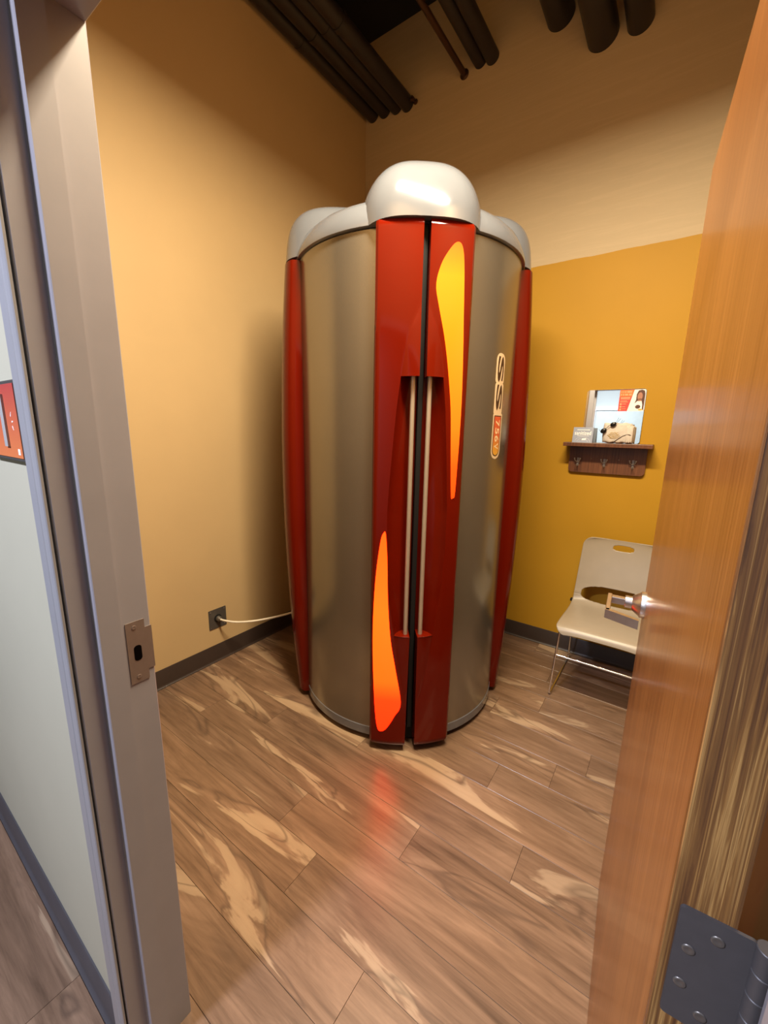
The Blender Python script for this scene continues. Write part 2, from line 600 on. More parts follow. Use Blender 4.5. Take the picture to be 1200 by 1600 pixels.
jamb(PROF, 'jamb', M['frame'], XJ, 1, ZH + 0.05)
jamb(PROF, 'jamb', M['frame'], XJR, -1, ZH + 0.05)
jamb(CPROF, 'casing', M['casing'], XJ, 1, ZH + 0.052)
jamb(CPROF, 'casing', M['casing'], XJR, -1, ZH + 0.052)
for prof, nm, mt in ((PROF, 'head', M['frame']), (CPROF, 'casing', M['casing'])):
    mb = MB()
    mb.prism(prof, lambda p: Vector((XJ + 0.0002, p[1], ZH - p[0])) - frame_inv, lambda p: Vector((XJR - 0.0002, p[1], ZH - p[0])) - frame_inv)
    mb.build(nm, mt, frame)

# strike plate on the latch-side jamb
zc = 1.006
sp = [(0.300, zc - 0.064), (0.334, zc - 0.064), (0.334, zc - 0.044), (0.3465, zc - 0.044), (0.3465, zc + 0.046), (0.334, zc + 0.046), (0.334, zc + 0.064), (0.300, zc + 0.064)]
mb = MB()
mb.prism(sp, lambda p: Vector((XJ + 0.0002, p[0], p[1])) - frame_inv, lambda p: Vector((XJ + 0.0018, p[0], p[1])) - frame_inv)
strike = mb.build('strike_plate', M['strike'], frame)
strike['label'] = 'bronze coloured strike plate with latch hole'
mb = MB()
mb.prism(rrect(0.3105, 0.3245, zc - 0.018, zc + 0.014, 0.006), lambda p: Vector((XJ + 0.0012, p[0], p[1])) - frame_inv, lambda p: Vector((XJ + 0.0022, p[0], p[1])) - frame_inv)
mb.build('latch_hole', M['hole'], strike)
for dz in (-0.052, 0.052):
    mb = MB()
    Mx = Matrix.Translation(Vector((XJ + 0.0018, 0.315, zc + dz)) - frame_inv) @ Matrix.Rotation(pi / 2, 4, 'Y')
    mb.lathe([(0.0045, 0.0), (0.0045, 0.0006), (0.0035, 0.001), (0.0018, 0.0006), (0.0, 0.0004)], 16, Mx)
    mb.build('screw', M['strike'], strike, True, 40)

# the open door ---------------------------------------------------------------
DH = Vector((0.046, 0.360, 0))
ddir = Vector((-0.0136, 1.27, 0)) - DH
drot = math.atan2(-ddir.x, ddir.y)
door = tag(empty('door_1', DH, drot), 'cherry wood door standing open on the right', 'door', kind='structure')
DL, DT, DZ0, DZ1 = 0.912, 0.0445, 0.008, 2.024
MB().box(0, DT, 0.004, DL, DZ0, DZ1, 0.0012).build('door_slab', M['doorwood'], door)
e = MB().box(0.0012, DT - 0.0012, -0.0005, 0.006, DZ0 + 0.001, DZ1 - 0.001).build('door_edge', M['core'], door)
e['label'] = 'raw laminated hinge edge of the door'
# lever handle near the free edge, on the visible face (local -x)
LY, LZ = 0.838, 1.006
lev = newobj('door_handle', None, door)
lev.location = (0, LY, LZ)
lev['label'] = 'satin steel lever handle with cone shaped rose'
RX = Matrix.Rotation(-pi / 2, 4, 'Y')
MB().lathe([(0.034, -0.001), (0.034, 0.010), (0.033, 0.0115), (0.031, 0.012), (0.019, 0.029), (0.0165, 0.030), (0.0165, 0.045), (0.0155, 0.046), (0.0, 0.046)], 40, RX).build('rose', M['steel'], lev, True, 35)
lv = MB().box(-0.077, -0.044, -0.0095, 0.0095, -0.009, 0.009, 0.0015)
lv.box(-0.0865, -0.076, -0.112, 0.0115, -0.011, 0.011, 0.0015)
poly = [(-0.0865, -0.112), (-0.0865, -0.101), (-0.0765, -0.101), (-0.016, -0.132), (-0.016, -0.142)]
lv.prism(poly, lambda p: (p[0], p[1], -0.011), lambda p: (p[0], p[1], 0.011))
lv.build('lever', M['steel'], lev)
# hinge
HZ0, HZ1 = 0.950, 1.066
hinge = newobj('hinge', None, door)
hinge['label'] = 'dark metal butt hinge'
mb = MB()
mb.prism(rrect(0.0075, 0.0565, HZ0, HZ1, 0.004), lambda p: (p[0], -0.0032, p[1]), lambda p: (p[0], -0.0005, p[1]))
mb.build('hinge_leaf', M['hinge'], hinge)
for (sx_, sz_) in ((0.0335, HZ1 - 0.017), (0.0175, HZ1 - 0.039), (0.0165, HZ0 + 0.040), (0.0335, HZ0 + 0.017)):
    Mx = Matrix.Translation((sx_, -0.0032, sz_)) @ Matrix.Rotation(pi / 2, 4, 'X')
    MB().lathe([(0.0048, 0.0), (0.0046, 0.0006), (0.0036, 0.0010), (0.0018, 0.0004), (0.0, 0.0001)], 16, Mx).build('screw', M['plate'], hinge, True, 50)
for k in range(5):
    h0 = HZ0 + (HZ1 - HZ0) * k / 5
    h1 = HZ0 + (HZ1 - HZ0) * (k + 1) / 5 - 0.0006
    Mx = Matrix.Translation((0.0615, -0.0035, 0))
    MB().lathe([(0.0066, h0), (0.0072, h0 + 0.0006), (0.0072, h1 - 0.0006), (0.0066, h1)], 24, Mx).build('knuckle', M['hinge'], hinge, True, 40)

# door across the corridor, seen in the mirror --------------------------------
d2 = tag(empty('door_2', (-0.70, HALL_Y, 0)), 'pale teal corridor door reflected in the small mirror', 'door', kind='structure')
MB().box(-0.452, 0.452, 0.002, 0.03, 0.008, 2.03, 0.002).build('door_slab', M['teal_door'], d2)
MB().box(-0.52, -0.458, 0.0, 0.045, 0, 2.04, 0.003).build('door_jamb', M['white'], d2)
MB().box(0.458, 0.52, 0.0, 0.045, 0, 2.04, 0.003).build('door_jamb', M['white'], d2)
MB().box(-0.52, 0.52, 0.0, 0.045, 2.04, 2.10, 0.003).build('door_head', M['white'], d2)

# pipes under the ceiling -----------------------------------------------------
PG = 'black pipes below the ceiling'
pipes = [(-2.088, 3.640, 0.046, 'black ceiling pipe tight against the left wall'),
         (-1.985, 3.632, 0.047, 'black ceiling pipe second from the left wall'),
         (-1.885, 3.618, 0.045, 'black ceiling pipe third from the left wall'),
         (-1.795, 3.600, 0.045, 'black ceiling pipe fourth from the left wall'),
         (-1.275, 3.635, 0.040, 'black ceiling pipe just right of the thin copper pipe'),
         (-1.198, 3.622, 0.040, 'black ceiling pipe, right one of the close pair'),
         (-0.815, 3.655, 0.072, 'thick black ceiling pipe, leftmost of the three at right'),
         (-0.590, 3.470, 0.075, 'thick black ceiling pipe in the middle of three, hanging lowest'),
         (-0.420, 3.455, 0.060, 'thick black ceiling pipe, rightmost of the three')]
for x, z, r, lab in pipes:
    p = empty('ceiling_pipe', (x, YB, z))
    tag(p, lab, 'pipe', PG)
    MB().tube([(0, -2.36, 0), (0, 0, 0)], r, 28).build('pipe_run', M['black_pipe'], p, True, 50)
    for yy in (-0.7, -1.6):
        MB().lathe([(r + 0.0002, -0.02), (r + 0.003, -0.019), (r + 0.003, 0.019), (r + 0.0002, 0.02)], 28,
                   Matrix.Translation((0, yy, 0)) @ Matrix.Rotation(pi / 2, 4, 'X')).build('coupling', M['black_pipe'], p, True, 40)
p = tag(empty('ceiling_pipe', (-1.378, YB, 3.606)), 'thin coppery pipe with a flange at the tan wall', 'pipe')
MB().tube([(0, -2.36, 0), (0, 0, 0)], 0.017, 16).build('pipe_run', M['copper'], p, True, 50)
MB().lathe([(0.028, 0.0), (0.028, 0.006), (0.02, 0.012)], 20, Matrix.Rotation(pi / 2, 4, 'X')).build('flange', M['copper'], p, True, 40)
p = tag(empty('pipe_clamp', (-1.732, YB, 3.592)), 'tiny copper pipe stub on the wall beside the black pipes', 'pipe stub')
MB().tube([(0, 0, 0), (0, -0.05, 0), (0.004, -0.056, -0.022)], 0.010, 12).build('stub', M['copper'], p, True, 50)
MB().lathe([(0.016, 0.0), (0.016, 0.005), (0.010, 0.009)], 16, Matrix.Rotation(pi / 2, 4, 'X')).build('flange', M['copper'], p, True, 40)

# ------------------------------------------------------------------ the tanning booth
BC = Vector((-1.165, 1.83, 0))
BROT = rad(38.7)
booth = tag(empty('tanning_booth', BC, BROT), 'red and silver stand-up tanning booth with two glowing orange panels', 'tanning booth')


def cyl(th, r, z):
    a_ = rad(th)
    return (r * sin(a_), -r * cos(a_), z)


def shell(rows, cols, fn, closed=False):
    v = [fn(i, j) for i in range(rows) for j in range(cols)]
    f = [(i * cols + j, i * cols + j + 1, (i + 1) * cols + j + 1, (i + 1) * cols + j) for i in range(rows - 1) for j in range(cols - 1)]
    return v, f


def slab_arc(name, t0, t1, r0, r1, z0, z1, mat, parent, n=28, bev=0.004, rows=None):
    """curved panel from radius r0 to r1 with softened outer edges"""
    prof = [(r0, z0), (r1 - bev, z0), (r1, z0 + bev), (r1, z1 - bev), (r1 - bev, z1), (r0, z1)]
    v, f = [], []
    m = len(prof)
    for j in range(n + 1):
        th = t0 + (t1 - t0) * j / n
        v += [cyl(th, r, z) for r, z in prof]
    for j in range(n):
        for k in range(m):
            f.append((j * m + k, j * m + (k + 1) % m, (j + 1) * m + (k + 1) % m, (j + 1) * m + k))
    f.append(tuple(range(m)))
    f.append(tuple(n * m + k for k in range(m)))
    return mesh(name, v, f, mat, parent, True, 30)


ZT = 2.160
MB().lathe([(0.50, 0.012), (0.50, 2.19)], 64).build('inner_shell', M['black'], booth, True, 40)
MB().lathe([(0.47, 0.0), (0.47, 0.02), (0.0, 0.02)], 48).build('base', M['black'], booth, True, 40)
MB().box(-0.010, 0.010, -0.540, -0.49, 0.10, ZT - 0.002, 0.003).build('door_seal', M['black'], booth)
panels = []
for (t0, t1) in ((-71.6, -19.7), (19.7, 71.6), (108.4, 178), (-178, -108.4)):
    pnl = slab_arc('side_panel', t0, t1, 0.50, 0.5235, 0.030, ZT - 0.002, M['silver'], booth, 40)
    panels.append(pnl)
    slab_arc('kick_strip', t0 + 0.2, t1 - 0.2, 0.515, 0.5262, 0.026, 0.072, M['silver_cap'], pnl, 40, 0.003)

# red front doors with scooped grips
ALM = [(0.24, 1.6), (0.304, 4.0), (0.44, 6.4), (0.58, 8.3), (0.73, 10.6), (0.86, 11.6), (0.953, 12.0), (1.113, 12.1), (1.24, 11.4), (1.366, 10.5), (1.51, 9.4), (1.631, 8.0), (1.738, 6.7), (1.804, 4.9), (1.85, 2.6), (1.88, 1.6)]
Z_LO, Z_HI = 0.575, 1.632
TOUT = 19.5


def door_surface(sgn):
    zs = []
    z = 0.034
    while z < ZT - 0.002:
        zs.append((z, 0))
        z += 0.0125
    zs.append((ZT, 0))
    zs = [q for q in zs if abs(q[0] - Z_LO) > 0.004 and abs(q[0] - Z_HI) > 0.004]
    zs += [(Z_LO, 0), (Z_LO + 0.0003, 1), (Z_HI - 0.0003, 1), (Z_HI, 0)]
    zs.sort()
    inner, outer = 14, 16
    R0 = 0.578
    v, f = [], []
    for (z, s) in zs:
        tin = 1.25 + 1.0 * ((ZT - z) / ZT) ** 3
        ta = max(lerp_table(ALM, z), tin + 0.05)
        line = []
        for j in range(inner):
            w_ = j / inner
            th = tin + (ta - tin) * w_
            r = R0
            if Z_LO < z < Z_HI:
                r -= 0.062 * max(0, 1 - w_ ** 2.4) ** 0.7
            elif z >= Z_HI:
                k = max(0.0, min(1, (1.88 - z) / (1.88 - Z_HI)))
                r += 0.017 * k * (1 - w_ ** 2)
            else:
                k = max(0.0, min(1, (z - 0.25) / (Z_LO - 0.25)))
                r += 0.011 * k * (1 - w_ ** 2)
            line.append((th, r))
        for j in range(outer + 1):
            w_ = j / outer
            th = ta + (TOUT - ta) * w_
            over = max(0.0, (th - (TOUT - 2.6)) / 2.6)
            r = R0 - 0.050 * (1 - math.sqrt(max(0, 1 - over ** 2)))
            line.append((th, r))
        line.insert(0, (tin, 0.505))
        line.append((TOUT, 0.505))
        # rounded top and bottom edge
        eb = max(0.0, 1 - (z - 0.034) / 0.014, 1 - (ZT - z) / 0.014)
        for (th, r) in line:
            v.append(cyl(sgn * th, r - (0.006 * eb * eb if r > 0.51 else 0), z))
    nc = inner + outer + 3
    nr = len(zs)
    for i in range(nr - 1):
        for j in range(nc - 1):
            f.append((i * nc + j, i * nc + j + 1, (i + 1) * nc + j + 1, (i + 1) * nc + j))
    f.append(tuple(range(nc)))
    f.append(tuple((nr - 1) * nc + j for j in range(nc)))
    return v, f


def outline_patch(pts, r, rows=64, cols=7, edge=0.004):
    """z-monotone outline (theta, z) laid on the cylinder as a slightly proud panel"""
    zs_ = [p[1] for p in pts]
    z0, z1 = min(zs_), max(zs_)
    n = len(pts)
    # smooth the outline (Catmull-Rom, closed)
    S = []
    for i in range(n):
        p0, p1, p2, p3 = pts[i - 1], pts[i], pts[(i + 1) % n], pts[(i + 2) % n]
        for k in range(6):
            t_ = k / 6
            S.append(tuple(0.5 * (2 * p1[q] + (p2[q] - p0[q]) * t_ + (2 * p0[q] - 5 * p1[q] + 4 * p2[q] - p3[q]) * t_ * t_
                                  + (3 * p1[q] - p0[q] - 3 * p2[q] + p3[q]) * t_ ** 3) for q in (0, 1)))
    z0, z1 = min(p[1] for p in S) + 1e-4, max(p[1] for p in S) - 1e-4
    v, f, uv = [], [], []
    for i in range(rows):
        s = i / (rows - 1)
        s = 0.5 - 0.5 * cos(pi * s)
        z = z0 + (z1 - z0) * s
        xs_ = []
        for p, q in zip(S, S[1:] + S[:1]):
            if (p[1] - z) * (q[1] - z) <= 0 and p[1] != q[1]:
                xs_.append(p[0] + (q[0] - p[0]) * (z - p[1]) / (q[1] - p[1]))
        a0, a1 = min(xs_), max(xs_)
        v.append(cyl(a0, r - edge, z)); uv.append((0, s))
        for j in range(cols):
            v.append(cyl(a0 + (a1 - a0) * j / (cols - 1), r, z)); uv.append((j / (cols - 1), s))
        v.append(cyl(a1, r - edge, z)); uv.append((1, s))
    nc = cols + 2
    for i in range(rows - 1):
        for j in range(nc - 1):
            f.append((i * nc + j, i * nc + j + 1, (i + 1) * nc + j + 1, (i + 1) * nc + j))
    f.append(tuple(range(nc)))
    f.append(tuple((rows - 1) * nc + j for j in range(nc)))
    return v, f, uv


PR = [(10.96, 2.092), (13.0, 2.076), (14.0, 2.007), (14.8, 1.837), (15.4, 1.703), (15.8, 1.547), (15.7, 1.402), (15.45, 1.302), (15.0, 1.182), (14.2, 1.173), (13.4, 1.181), (12.4, 1.345), (11.5, 1.508), (10.4, 1.604), (9.0, 1.699), (7.3, 1.787), (4.95, 1.881), (3.7, 1.948), (5.25, 2.015), (8.25, 2.067)]
PLW = [(-13.4, 1.025), (-12.4, 1.018), (-11.6, 0.899), (-10.99, 0.731), (-9.56, 0.557), (-7.07, 0.413), (-4.46, 0.251), (-7.08, 0.186), (-10.34, 0.124), (-12.87, 0.104), (-14.64, 0.124), (-15.96, 0.239), (-17.1, 0.488), (-17.1, 0.667), (-16.25, 0.84), (-14.6, 0.984)]


def glow_panel(pts, mat, parent, label):
    # the panel follows the door's rounded outer edge
    v, f, uv = outline_patch(pts, 0.5798)
    o_v = []
    for p in v:
        r = math.hypot(p[0], p[1])
        th = math.degrees(math.atan2(p[0], -p[1]))
        over = max(0.0, (abs(th) - (TOUT - 2.6)) / 2.6)
        r -= 0.050 * (1 - math.sqrt(max(0, 1 - over ** 2)))
        o_v.append(cyl(th, r, p[2]))
    me = bpy.data.meshes.new('light_panel')
    me.from_pydata(o_v, [], f)
    ul = me.uv_layers.new(name='UVMap')
    for lp in me.loops:
        ul.data[lp.index].uv = uv[lp.vertex_index]
    me.materials.append(mat)
    me.polygons.foreach_set('use_smooth', [True] * len(me.polygons))
    me.set_sharp_from_angle(angle=rad(35))
    o = newobj('light_panel', me, parent)
    o['label'] = label
    return o


doors = {}
for sgn in (-1, 1):
    v, f = door_surface(sgn)
    d_ = mesh('booth_door', v, f, M['red'], booth, True, 32)
    doors[sgn] = d_
    x, y, _ = cyl(sgn * 3.3, 0.556, 0)
    hb = MB().tube([(x, y, Z_LO - 0.012), (x, y, Z_HI + 0.012)], 0.0092, 20).build('handle', M['handle'], d_, True, 50)
    hb['label'] = 'slim pale metal handle bar'
    # thin raised rim around the lower grip cup
    pts_ = [cyl(sgn * (2.0 + 6.2 * q), 0.578 + 0.0105 * (1 - q ** 2), Z_LO + 0.001) for q in [k / 10 for k in range(11)]]
    MB().tube(pts_, 0.0016, 8).build('grip_rim', M['red'], d_, True, 60)
glow_panel(PLW, M['glow_low'], doors[-1], 'glowing orange tear-shaped panel low on the left door')
glow_panel(PR, M['glow_up'], doors[1], 'glowing amber tear-shaped panel high on the right door')


# red side fins, fuller at mid height
def fin(tc_, name='side_fin'):
    nz, nt = 60, 28
    v, f = [], []
    for i in range(nz):
        z = 0.032 + (ZT - 0.004 - 0.032) * i / (nz - 1)
        bul = max(0.0, 1 - ((z - 1.17) / 1.12) ** 2)
        rm = 0.574 + 0.052 * bul
        v.append(cyl(tc_ - 18.2, 0.50, z))
        for j in range(nt + 1):
            u = -1 + 2 * j / nt
            u = math.copysign(abs(u) ** 0.6, u)
            v.append(cyl(tc_ + u * 18.2, 0.516 + (rm - 0.516) * max(0, 1 - abs(u) ** 3.2) ** (1 / 3.2), z))
        v.append(cyl(tc_ + 18.2, 0.50, z))
    nc = nt + 3
    for i in range(nz - 1):
        for j in range(nc - 1):
            f.append((i * nc + j, i * nc + j + 1, (i + 1) * nc + j + 1, (i + 1) * nc + j))
    f.append(tuple(range(nc)))
    f.append(tuple((nz - 1) * nc + j for j in range(nc)))
    return mesh(name, v, f, M['red'], booth, True, 40)


fin(-90)
fin(90)

# silver top: a shallow round cap with a front dome and two side domes
MB().lathe([(0.50, 2.1600), (0.5335, 2.1600), (0.536, 2.162), (0.536, 2.176), (0.526, 2.205), (0.508, 2.240), (0.480, 2.266), (0.44, 2.288),
            (0.38, 2.306), (0.27, 2.318), (0.12, 2.322), (0.0, 2.323)], 96).build('top_cap', M['silver_cap'], booth, True, 50)


def dome(name, cx, cy, ax, ay, rot, z0, hgt, pn, pz, ny=64, nz=22, tap=0.0):
    """superellipse plan ax (across) x ay (outwards), height hgt"""
    v, f = [], []
    rows = []
    for i in range(nz):
        q = i / (nz - 1) * pi / 2
        t_ = sin(q) ** (2 / pz)
        s = cos(q) ** (2 / pz) if i < nz - 1 else 0.0
        rows.append((t_, s * (1 - tap * t_)))
    rows.insert(0, (0.0, 0.90))
    ca, sa = cos(rot), sin(rot)
    for k_, (t_, s) in enumerate(rows):
        zz = z0 + hgt * t_
        for j in range(ny):
            a_ = 2 * pi * j / ny
            cx_, sy_ = cos(a_), sin(a_)
            x_ = ax * s * math.copysign(abs(cx_) ** (2 / pn), cx_)
            y_ = ay * s * math.copysign(abs(sy_) ** (2 / pn), sy_)
            v.append((cx + ca * x_ - sa * y_, cy + sa * x_ + ca * y_, zz))
    for i in range(len(rows) - 1):
        for j in range(ny):
            f.append((i * ny + j, i * ny + (j + 1) % ny, (i + 1) * ny + (j + 1) % ny, (i + 1) * ny + j))
    return mesh(name, v, f, M['silver_cap'], booth, True, 60)


dome('front_dome', 0, -0.245, 0.243, 0.344, 0, 2.1602, 0.280, 3.0, 2.3)
dome('side_dome', -0.30, 0, 0.196, 0.280, pi / 2, 2.170, 0.235, 3.0, 3.6, tap=0.07)
dome('side_dome', 0.30, 0, 0.196, 0.280, pi / 2, 2.170, 0.235, 3.0, 3.6, tap=0.07)
for (x_, a_) in ((-13, 0), (13, 0)):
    x, y, z = cyl(x_, 0.5805, 2.198)
    MB().lathe([(0.0045, 0), (0.003, 0.002), (0.0, 0.0025)], 12, Matrix.Translation((x, y + 0.002, z)) @ Matrix.Rotation(pi / 2, 4, 'X')).build('cap_screw', M['black'], booth, True, 50)

# the printed sticker on the right silver panel: SS in dark letters, 756V on a red-orange pill
pan = panels[1]


def arc_poly(name, poly, r, mat, parent, th_of=None):
    """thin sticker: outline of (theta, z), rows in z"""
    v, f, uv = [], [], []
    zs_ = sorted({round(p[1], 5) for p in poly})
    z0, z1 = zs_[0], zs_[-1]
    rows = 40
    n = len(poly)
    for i in range(rows):
        z = z0 + 1e-5 + (z1 - z0 - 2e-5) * i / (rows - 1)
        xs_ = []
        for k in range(n):
            p, q = poly[k], poly[(k + 1) % n]
            if (p[1] - z) * (q[1] - z) <= 0 and p[1] != q[1]:
                xs_.append(p[0] + (q[0] - p[0]) * (z - p[1]) / (q[1] - p[1]))
        a0, a1 = min(xs_), max(xs_)
        for j in range(6):
            v.append(cyl(a0 + (a1 - a0) * j / 5, r, z))
    for i in range(rows - 1):
        for j in range(5):
            f.append((i * 6 + j, i * 6 + j + 1, (i + 1) * 6 + j + 1, (i + 1) * 6 + j))
    return mesh(name, v, f, mat, parent, True)


def deg_rrect(t0, t1, z0, z1, rt_, rb_):
    """rounded outline, radii in metres for the top and bottom ends"""
    k = 180 / pi / 0.5235
    out = []
    for (cx_, cz_, a0, r_) in ((t1, z1, 0, rt_), (t0, z1, 90, rt_), (t0, z0, 180, rb_), (t1, z0, 270, rb_)):
        sx_ = -1 if a0 in (0, 270) else 1
        sz_ = -1 if a0 in (0, 90) else 1
        for q in range(7):
            a_ = rad(a0 + 15 * q)
            out.append((cx_ + k * r_ * (sx_ + cos(a_)), cz_ + r_ * (sz_ + sin(a_))))
    return out


arc_poly('sticker_backing', deg_rrect(39.7, 47.6, 1.636, 1.758, 0.030, 0.014), 0.52385, M['sticker'], pan)
arc_poly('sticker_backing', deg_rrect(39.9, 47.7, 1.508, 1.640, 0.014, 0.008), 0.52395, M['sticker'], pan)
arc_poly('sticker_backing', deg_rrect(39.9, 48.7, 1.316, 1.512, 0.006, 0.038), 0.52405, M['sticker'], pan)
arc_poly('sticker_outline', deg_rrect(40.8, 47.8, 1.327, 1.503, 0.002, 0.031), 0.52420, M['sticker_dark'], pan)
arc_poly('sticker_pill', deg_rrect(41.3, 47.3, 1.332, 1.499, 0.001, 0.027), 0.52435, M['pill'], pan)


def text_mesh(body, spacing=1.0, offset=0.0, shear=0.0):
    cu = bpy.data.curves.new('text', 'FONT')
    cu.body = body
    cu.space_character = spacing
    cu.offset = offset
    cu.shear = shear
    cu.resolution_u = 4
    to = bpy.data.objects.new('text', cu)
    COL.objects.link(to)
    dg = bpy.context.evaluated_depsgraph_get()
    me = bpy.data.meshes.new_from_object(to.evaluated_get(dg))
    bpy.data.objects.remove(to)
    vv = [v.co.copy() for v in me.vertices]
    ff = [tuple(p.vertices) for p in me.polygons]
    bpy.data.meshes.remove(me)
    x0, x1 = min(v.x for v in vv), max(v.x for v in vv)
    y0, y1 = min(v.y for v in vv), max(v.y for v in vv)
    return [((v.x - x0) / (x1 - x0), (v.y - y0) / (y1 - y0)) for v in vv], ff


def arc_text(name, body, zt, zb, t0, t1, r, mat, **kw):
    uvs, ff = text_mesh(body, **kw)
    v = [cyl(t0 + (t1 - t0) * q, r, zt + (zb - zt) * p) for p, q in uvs]
    o = mesh(name, v, ff, mat, pan)
    return o


arc_text('sticker_letter', 'S', 1.746, 1.642, 41.0, 46.6, 0.5246, M['sticker_dark'], offset=0.03)
arc_text('sticker_letter', 'S', 1.632, 1.525, 41.2, 46.7, 0.5246, M['sticker_dark'], offset=0.03)
for k, ch in enumerate('756V'):
    arc_text('sticker_letter', ch, 1.484 - 0.033 * k, 1.484 - 0.033 * k - 0.027, 42.5, 46.3, 0.5246, M['sticker_pale'], offset=0.015)

# ------------------------------------------------------------------ outlet and cord
out = tag(empty('power_outlet', (XL, 1.313, 0.279)), 'grey steel outlet plate low on the tan left wall', 'outlet')
mb = MB()
mb.prism(rrect(-0.058, 0.058, -0.062, 0.062, 0.004), lambda p: (0.0, p[0], p[1]), lambda p: (0.004, p[0], p[1]))
mb.build('cover_plate', M['plate'], out)
MB().lathe([(0.024, 0.004), (0.024, 0.007), (0.021, 0.008), (0.0, 0.008)], 24, Matrix.Rotation(pi / 2, 4, 'Y')).build('receptacle', M['black'], out, True, 40)
for sx_, sz_ in ((-0.046, -0.05), (0.046, -0.05), (-0.046, 0.05), (0.046, 0.05)):
    MB().lathe([(0.0035, 0.004), (0.003, 0.0052), (0.0, 0.0054)], 10, Matrix.Translation((0, sx_, sz_)) @ Matrix.Rotation(pi / 2, 4, 'Y')).build('screw', M['steel'], out, True, 50)
cord = empty('power_cord', (XL, 1.313, 0.279), 0, booth)      # the booth's own lead
cord.matrix_parent_inverse = (Matrix.Translation(BC) @ Matrix.Rotation(BROT, 4, 'Z')).inverted()
cord['label'] = 'off-white power cord plugged into the wall outlet'
MB().lathe([(0.0, 0.0085), (0.017, 0.0085), (0.018, 0.020), (0.013, 0.028), (0.009, 0.034), (0.0, 0.035)], 20, Matrix.Rotation(pi / 2, 4, 'Y')).build('plug', M['plate'], cord, True, 40)
MB().tube([(0.030, 0, 0), (0.070, 0.010, -0.002), (0.13, 0.055, -0.010), (0.22, 0.14, -0.004), (0.34, 0.27, 0.026), (0.455, 0.40, 0.085)], 0.0062, 12, 8).build('cable', M['cable'], cord, True, 60)

# ------------------------------------------------------------------ chair
CHX = -0.165
chair = tag(empty('stacking_chair', (CHX, 2.40, 0)), 'cream plastic stacking chair with chrome sled legs under the wall shelf', 'chair')
PROFILE = [(2.128, 0.418), (2.135, 0.438), (2.16, 0.450), (2.24, 0.450), (2.34, 0.444), (2.44, 0.438), (2.52, 0.440), (2.565, 0.458),
           (2.59, 0.495), (2.603, 0.54), (2.615, 0.60), (2.63, 0.67), (2.645, 0.74), (2.658, 0.80), (2.662, 0.825)]
P3 = [Vector((y - 2.40, z)) for y, z in PROFILE]
fine = []
for i in range(len(P3) - 1):
    p0, p1, p2, p3 = P3[max(i - 1, 0)], P3[i], P3[i + 1], P3[min(i + 2, len(P3) - 1)]
    for k in range(13):
        t_ = k / 13
        fine.append(0.5 * (2 * p1 + (p2 - p0) * t_ + (2 * p0 - 5 * p1 + 4 * p2 - p3) * t_ * t_ + (3 * p1 - p0 - 3 * p2 + p3) * t_ ** 3))
fine.append(P3[-1])
arc = [0.0]
for p, q in zip(fine, fine[1:]):
    arc.append(arc[-1] + (q - p).length)
LEN = arc[-1]
NU = 90


def shell_point(i, u):
    p = fine[i]
    s = arc[i]
    tpar = s / LEN
    hw = 0.222 - 0.014 * max(0, min(1, (tpar - 0.5) / 0.5))
    # rounded corners at the seat front and the top of the back
    if s < 0.06:
        hw -= 0.045 * (1 - math.sqrt(max(0, 1 - (1 - s / 0.06) ** 2)))
    if LEN - s < 0.05:
        hw -= 0.05 * (1 - math.sqrt(max(0, 1 - (1 - (LEN - s) / 0.05) ** 2)))
    y, z = p.x, p.y
    seatness = max(0.0, min(1.0, (0.50 - z) / 0.06))
    z += 0.008 * (1 - abs(u) ** 2.5) * 0 - 0.010 * seatness * abs(u) ** 4
    y -= (1 - seatness) * 0.022 * abs(u) ** 2.2
    return Vector((u * hw, y, z))


# openings: the hand grip near the top and the wide slot between seat and back
s_top = LEN - 0.045
slots = [(s_top, 0.017, 0.055, 2.3), (arc[min(range(len(fine)), key=lambda i: abs(fine[i].y - 0.495) + (0 if fine[i].x > 0.1 else 9))], 0.052, 0.178, 2.6)]
W_ = 0.215


def inside(s, x):
    for k, (sc, hs, hx, e_) in enumerate(slots):
        if (abs(s - sc) / hs) ** e_ + (abs(x) / hx) ** e_ < 1:
            return k
    return -1


